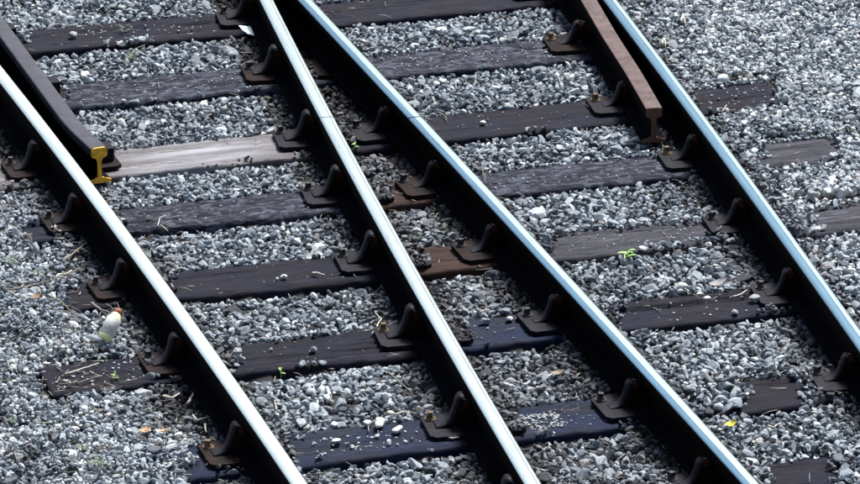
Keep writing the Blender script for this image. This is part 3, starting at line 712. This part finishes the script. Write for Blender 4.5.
strew(4, 120, 330, 30, 0.002, 0.005); strew(4, 490, 680, 60, 0.002, 0.007); strew(3, 697, 776, 40, 0.002, 0.007); strew(3, 430, 620, 30, 0.002, 0.005)
strew(5, 180, 360, 16, 0.002, 0.005); strew(5, 556, 705, 60, 0.002, 0.007); strew(6, 240, 400, 20, 0.002, 0.005); strew(6, 50, 150, 60, 0.003, 0.008); strew(6, 470, 550, 15, 0.003, 0.008); strew(6, 625, 770, 30, 0.002, 0.006)
tag(link('stone_chips', mesh('stone_chips', cv, cf, M_WHITE if False else simple('pale_chips', (0.55, 0.57, 0.58), 0.8, 0.6, 90, 0))), 'small pale stone chips strewn over the sleeper tops', 'stone chips', kind='stuff')

# ------------------------------------------------------------------ twigs, straws, leaves, litter
M_TWIG = simple('dry_twig', (0.26, 0.22, 0.18), 0.85, 0.5, 80, 0.2)
M_STRAW = simple('bleached_straw', (0.55, 0.52, 0.44), 0.8, 0.3, 80, 0)
def tube(pts, r0, r1, K=6, vs=None, fs=None):
    vs = [] if vs is None else vs; fs = [] if fs is None else fs; b0 = len(vs)
    for i, p in enumerate(pts):
        a = Vector(pts[max(0, i - 1)]); b = Vector(pts[min(len(pts) - 1, i + 1)]); d = (b - a).normalized(); q = d.to_track_quat('Z', 'Y'); r = r0 + (r1 - r0) * i / (len(pts) - 1)
        for k in range(K): vs.append(tuple(Vector(p) + q @ Vector((r * math.cos(k * 6.2832 / K), r * math.sin(k * 6.2832 / K), 0))))
    for i in range(len(pts) - 1):
        for k in range(K): fs.append((b0 + i * K + k, b0 + i * K + (k + 1) % K, b0 + (i + 1) * K + (k + 1) % K, b0 + (i + 1) * K + k))
    fs.append(tuple(b0 + k for k in range(K))[::-1]); fs.append(tuple(b0 + (len(pts) - 1) * K + k for k in range(K)))
    return vs, fs
def twig(pxs, r, m, label, z=0.01, cat='twig', branch=None):
    P = [at(u, v, z) for u, v in pxs]; o0 = P[0].copy(); o0.z = 0
    pts = []
    for a, b in zip(P[:-1], P[1:]):
        for k in range(4): pts.append(a.lerp(b, k / 4))
    pts.append(P[-1]); out = []
    for i, p in enumerate(pts):
        zz = max(z, surf(p.x, p.y) + r * 0.6) if not expo[int((p.x - LX0) / G), int((p.y - LY0) / G)] else max(0.004, z)
        out.append([p.x - o0.x + random.uniform(-1, 1) * .002, p.y - o0.y + random.uniform(-1, 1) * .002, zz])
    for _ in range(2):
        for i in range(1, len(out) - 1): out[i][2] = max(out[i][2], 0.5 * (out[i - 1][2] + out[i + 1][2]))
    vs, fs = tube([tuple(p) for p in out], r, r * 0.5)
    if branch:
        i = len(out) // 2; b = out[i]; pts2 = [tuple(b), (b[0] + branch[0] * .5, b[1] + branch[1] * .5, b[2] + .004), (b[0] + branch[0], b[1] + branch[1], b[2] + 0.006)]
        tube(pts2, r * 0.7, r * 0.3, 6, vs, fs)
    o = link('straw' if m is M_STRAW else 'twig', mesh('twig', vs, fs, m, True), None, o0)
    tag(o, label, cat, 'dry twigs and straws on the gravel'); return o
twig([(62, 262), (80, 248), (98, 235)], 0.005, M_TWIG, 'long brown twig slanting up towards the leftmost rail', branch=(0.03, -0.05))
twig([(5, 296), (40, 287), (72, 280)], 0.0035, M_TWIG, 'thin dark twig lying level at the left edge')
twig([(55, 283), (65, 277), (72, 270)], 0.005, M_STRAW, 'pale short straw above the thin dark twig', cat='straw')
twig([(92, 303), (101, 311), (112, 314)], 0.006, M_TWIG, 'brown stick just above the plastic bottle')
twig([(56, 303), (66, 311), (78, 320)], 0.0035, M_TWIG, 'thin twig left of the plastic bottle')
twig([(65, 374), (85, 368), (99, 363)], 0.004, M_STRAW, 'pale straw lying on the sleeper below the bottle', cat='straw')
twig([(60, 384), (80, 382), (100, 376)], 0.003, M_TWIG, 'thin bent twig under the pale straw on the sleeper below the bottle')
twig([(163, 396), (172, 398), (180, 393)], 0.006, M_STRAW, 'broad pale straw beside a big grey stone left of the leftmost rail', cat='straw')
twig([(188, 403), (192, 396), (196, 389)], 0.006, M_STRAW, 'upright pale splinter close to the leftmost rail', cat='straw')
twig([(193, 415), (197, 420), (209, 417)], 0.004, M_STRAW, 'bent pale straw close to the leftmost rail', cat='straw')
twig([(205, 424), (206, 432)], 0.004, M_STRAW, 'short straw just above the rusty coach screw', cat='straw')
twig([(168, 434), (160, 426), (155, 418)], 0.004, M_TWIG, 'short brown twig left of the orange dead leaf')
twig([(205, 459), (230, 457), (255, 462)], 0.003, M_TWIG, 'thin dark twig along the lower left of the leftmost rail', branch=(0.04, -0.04))
twig([(372, 334), (381, 319), (375, 312)], 0.0035, M_STRAW, 'white hooked straw above the chair of the second rail', cat='straw')
twig([(158, 226), (160, 218), (165, 215)], 0.0025, M_STRAW, 'thin curled straw at the lower edge of the dark sleeper', cat='straw')
twig([(161, 225), (168, 231)], 0.0025, M_STRAW, 'tiny straw below the thin curled straw', cat='straw')
twig([(722, 112), (727, 105)], 0.003, M_STRAW, 'pale straw leaning on the sleeper end beyond the rightmost rail', cat='straw')
twig([(733, 297), (741, 294), (747, 290)], 0.004, M_STRAW, 'white curved straw on the split sleeper', cat='straw')
twig([(768, 426), (774, 428), (780, 425)], 0.005, M_STRAW, 'white curved straw in the gravel above the bottom right corner', cat='straw')
twig([(388, 372), (400, 382), (412, 393)], 0.0035, M_TWIG, 'brown twig on the gravel left of the second rail', branch=(0.02, 0.06))
twig([(276, 410), (275, 400), (283, 404)], 0.003, M_STRAW, 'pale looped straw right of the leftmost rail', cat='straw')
twig([(388, 413), (396, 414), (406, 411)], 0.005, M_STRAW, 'cream flat splinter at the upper edge of the blue black sleeper', cat='straw')
twig([(445, 437), (452, 438), (459, 437)], 0.005, M_STRAW, 'pale splinter in front of the lowest chair of the second rail', cat='straw')
twig([(312, 273), (318, 273), (325, 275)], 0.005, M_STRAW, 'pale splinter on the sleeper right of the small white stone', cat='straw')
twig([(440, 113), (446, 117), (447, 121)], 0.003, M_TWIG, 'small curled twig right of the third rail near its joint')
twig([(483, 162), (482, 170), (486, 182)], 0.003, M_TWIG, 'curled brown twig right of the third rail below its joint')
twig([(666, 60), (678, 59)], 0.004, M_STRAW, 'white straw in the gravel right of the rightmost rail', cat='straw')
twig([(662, 45), (664, 40), (666, 47)], 0.005, M_STRAW, 'curled white straw beside the rightmost rail near the top', cat='straw')
twig([(681, 27), (683, 20), (685, 29)], 0.006, M_STRAW, 'white forked scrap of straw near the top right gravel', cat='straw')

# a sprinkling of fine debris nobody could count
dv_, df_ = [], []
for _ in range(800):
    reg = random.random()
    if reg < 0.45: u, v = random.uniform(0, 190), random.uniform(200, 484)
    else: u, v = random.uniform(0, 860), random.uniform(0, 484)
    p = at(u, v, 0.01)
    if min(abs(perp(k, p.x, p.y)) for k in 'ABCD') < 0.09: continue
    z = surf(p.x, p.y) + 0.002 if not expo[int((p.x - LX0) / G), int((p.y - LY0) / G)] else 0.002
    a = random.random() * 6.3; L = random.uniform(0.01, 0.035); dx, dy = math.cos(a) * L, math.sin(a) * L; bz = random.uniform(0, 0.006)
    tube([(p.x - dx, p.y - dy, z), (p.x + random.uniform(-.003, .003), p.y + random.uniform(-.003, .003), z + bz), (p.x + dx, p.y + dy, z + random.uniform(0, .01))], random.uniform(0.0012, 0.0026), 0.001, 4, dv_, df_)
tag(link('plant_litter', mesh('plant_litter', dv_, df_, simple('litter', (0.50, 0.46, 0.40), 0.85, 0.8, 6, 0, col2=(0.09, 0.07, 0.055)), True)), 'fine dry plant litter scattered over the ballast', 'litter', kind='stuff')

# plants
M_LEAF = simple('fresh_leaf', (0.17, 0.36, 0.04), 0.5, 0.3, 40, 0); M_LEAF2 = simple('dark_leaf', (0.040, 0.085, 0.028), 0.55, 0.4, 40, 0)
for m__ in (M_LEAF, M_LEAF2):
    m__.node_tree.nodes['Principled BSDF'].inputs['Subsurface Weight'].default_value = 0.0
def leaf_mesh(L, W, m, seed):
    vs, fs = [], []; S = 6
    for i in range(S + 1):
        f = i / S; wd = W * math.sin(math.pi * min(1, f * 0.95 + 0.03)) ** 0.7 * (1 - 0.25 * f); up = L * (0.55 * f - 0.35 * f * f)
        for k, sgn in ((0, -1), (1, 0), (2, 1)): vs.append((L * f, sgn * wd / 2, up + abs(sgn) * wd * 0.18))
    for i in range(S):
        for k in range(2): fs.append((i * 3 + k, (i + 1) * 3 + k, (i + 1) * 3 + k + 1, i * 3 + k + 1))
    return mesh('leaf', vs, fs, m, True)
def plant(u, v, L, W, n_, m, label, up=0.25, group='small green weeds in the ballast'):
    p = at(u, v, 0.0); z = max(0, surf(p.x, p.y)) if not expo[int((p.x - LX0) / G), int((p.y - LY0) / G)] else 0
    r = empty('weed', (p.x, p.y, z - 0.004)); tag(r, label, 'weed', group)
    lm = leaf_mesh(L, W, m, 0)
    for k in range(n_):
        o = link('leaf', lm, r, (0, 0, 0.006 + 0.012 * (k % 3)), (0, 0.25 - 0.6 * up * random.random(), k * 2.4 + random.uniform(-.3, .3))); s_ = random.uniform(0.7, 1.15); o.scale = (s_, s_, s_)
    vs, fs = tube([(0, 0, -0.01), (0.002, 0, 0.015), (0.001, 0.002, 0.032)], 0.0022, 0.0015); link('stem', mesh('stem', vs, fs, m, True), r)
plant(627, 260, 0.036, 0.018, 9, M_LEAF, 'bright yellow green seedling below the weathered grey sleeper', 0.6)
plant(355, 148, 0.020, 0.014, 5, M_LEAF, 'tiny green sprout between the two middle rails', 0.5)
plant(281, 374, 0.017, 0.016, 4, M_LEAF, 'tiny round leaved sprout right of the leftmost rail', 0.7)
plant(115, 379, 0.018, 0.012, 5, M_LEAF, 'small green sprout at the end of the sleeper below the bottle', 0.5)
plant(82, 457, 0.030, 0.010, 8, M_LEAF2, 'dark green weed at lower left, the upper of a pair', 0.7)
plant(98, 472, 0.036, 0.011, 10, M_LEAF2, 'mid green weed at lower left, the lower of a pair', 0.7)
plant(12, 428, 0.025, 0.008, 7, M_LEAF2, 'faint dark weed at the lower left edge', 0.5)
plant(10, 268, 0.040, 0.008, 9, M_LEAF2, 'thin dark green weed at the left edge', 0.4)
plant(38, 280, 0.030, 0.010, 6, M_LEAF2, 'low grey green weed left of the chair on the leftmost rail', 0.3)
plant(124, 32, 0.050, 0.006, 10, M_LEAF2, 'wispy weed growing over the uppermost sleeper', 0.9)
plant(132, 60, 0.040, 0.012, 12, M_LEAF2, 'olive tuft in the gravel between the two uppermost sleepers', 0.4)
plant(92, 4, 0.05, 0.010, 10, M_LEAF2, 'green tuft at the top edge of the gravel', 0.5)

def dead_leaf(u, v, L, W, col, label, rz, name='dead_leaf', cat='dead leaf', bend=0.3):
    p = at(u, v, 0.01); z = surf(p.x, p.y) if not expo[int((p.x - LX0) / G), int((p.y - LY0) / G)] else 0.0
    vs, fs = [], []; S = 8
    for i in range(S + 1):
        f = i / S
        for k in range(5):
            g = k / 4 - 0.5; wd = W * math.sin(math.pi * (0.06 + 0.88 * f)) ** 0.6
            vs.append((L * (f - .5), wd * g, 0.004 + bend * L * (f - .5) ** 2 * 2 + bend * W * g * g * 1.5 + 0.002 * noise.noise(Vector((f * 5, g * 5, u)))))
    nv = len(vs); vs += [(a, b, c - 0.0012) for a, b, c in vs]
    for i in range(S):
        for k in range(4):
            a = i * 5 + k; q = (a, a + 5, a + 6, a + 1); fs.append(q); fs.append(tuple(x + nv for x in q)[::-1])
    o = link(name, mesh(name, vs, fs, simple(name + '_skin', col, 0.7, 0.3, 70, 0), True), None, (p.x, p.y, z + 0.002), (0.15, -0.2, rz)); tag(o, label, cat); return o
dead_leaf(731, 427, 0.040, 0.034, (0.50, 0.46, 0.05), 'yellow fallen leaf right of the third rail near the bottom', 0.4)
dead_leaf(146, 434, 0.045, 0.03, (0.52, 0.30, 0.17), 'orange brown dead leaf in the lower left gravel', 0.3)
dead_leaf(163, 431, 0.055, 0.016, (0.60, 0.40, 0.22), 'narrow tan dead leaf right of the orange brown one', -0.2)
dead_leaf(558, 373, 0.050, 0.028, (0.27, 0.22, 0.16), 'tan triangular leaf in the gravel between the middle rails', 0.1)
dead_leaf(36, 303, 0.05, 0.03, (0.20, 0.13, 0.09), 'brown dead leaf near the left edge', 0.8)
dead_leaf(718, 283, 0.075, 0.035, (0.28, 0.27, 0.27), 'flat grey brown leaf lying at the upper edge of the split sleeper', 0.5)

# paper scrap
p = at(249, 31, 0.02); z = surf(p.x, p.y) + 0.004
pv = [(-0.048, 0.050, 0.016), (0.012, 0.062, 0.006), (0.032, 0.020, 0.012), (0.042, -0.060, 0.0), (-0.005, -0.040, 0.007), (-0.022, 0.0, 0.005)]
bm = bmesh.new(); f_ = bm.faces.new([bm.verts.new(v) for v in pv]); bmesh.ops.triangulate(bm, faces=[f_]); bmesh.ops.subdivide_edges(bm, edges=bm.edges, cuts=2)
for v in bm.verts: v.co.z += 0.003 * noise.noise(v.co * 60)
r_ = bmesh.ops.extrude_face_region(bm, geom=bm.faces[:]); bmesh.ops.translate(bm, verts=[v for v in r_['geom'] if isinstance(v, bmesh.types.BMVert)], vec=(0, 0, 0.0012))
tag(link('paper_scrap', bm_mesh('paper_scrap', bm, simple('cyan_white_paper', (0.78, 0.90, 0.90), 0.7, 0.15, 60, 0)), None, (p.x, p.y, z + 0.012)), 'torn pale scrap of paper beside the second rail near the top', 'paper scrap')

# plastic bottle lying neck up the slope
def lathe(prof, m, name, K=28, smooth=True):
    vs, fs = [], []
    for (r, z) in prof:
        for k in range(K): vs.append((r * math.cos(6.28319 * k / K), r * math.sin(6.28319 * k / K), z))
    for i in range(len(prof) - 1):
        for k in range(K): fs.append((i * K + k, i * K + (k + 1) % K, (i + 1) * K + (k + 1) % K, (i + 1) * K + k))
    fs.append(tuple(range(K))[::-1]); fs.append(tuple((len(prof) - 1) * K + k for k in range(K)))
    return mesh(name, vs, fs, m, smooth)
pb, pt = at(104, 340, 0.03), at(115.5, 313, 0.03)
dr = (pt - pb); Lb = dr.length
zb = max(surf(pb.x, pb.y), surf(pt.x, pt.y), surf((pb.x + pt.x) / 2, (pb.y + pt.y) / 2)) 
bt = empty('plastic_bottle', (pb.x, pb.y, zb + 0.012)); tag(bt, 'small crushed plastic bottle with pale yellow body and orange cap lying on gravel', 'bottle')
bt.rotation_mode = 'QUATERNION'; d2_ = Vector((0.050, 0.060, 0.085)).normalized(); bt.rotation_quaternion = d2_.to_track_quat('Z', 'Y')
print('bottle length', Lb)
mb, tb, pbm = mat('yellowish_plastic'); pbm.inputs['Base Color'].default_value = (0.84, 0.81, 0.45, 1); pbm.inputs['Roughness'].default_value = 0.18; pbm.inputs['Roughness'].default_value = 0.3
LB = 0.128; R0 = 0.029
link('bottle_body', lathe([(0.018, 0), (0.026, 0.002), (R0, 0.008), (R0 - 0.001, LB * .16), (R0 - .001, LB * .22), (R0 - .002, LB * .66), (R0 - .004, LB * .72), (0.021, LB * .80), (0.015, LB * .88), (0.012, LB * .90)], mb, 'bottle_body'), bt)
lab = link('bottle_label', lathe([(R0 - 0.001, LB * .17), (R0 + 0.0006, LB * .18), (R0 - 0.0006, LB * .71), (R0 - 0.0022, LB * .725)], simple('white_wrapper', (0.88, 0.88, 0.82), 0.5, 0.25, 28, 0.6, col2=(0.55, 0.56, 0.48)), 'bottle_label'), bt)
link('bottle_cap', lathe([(0.0145, LB * .90), (0.015, LB * .91), (0.0145, LB), (0.012, LB + .003)], simple('orange_cap', (0.50, 0.16, 0.08), 0.45, 0.2, 50, 0), 'bottle_cap', 20), bt)
print('done')
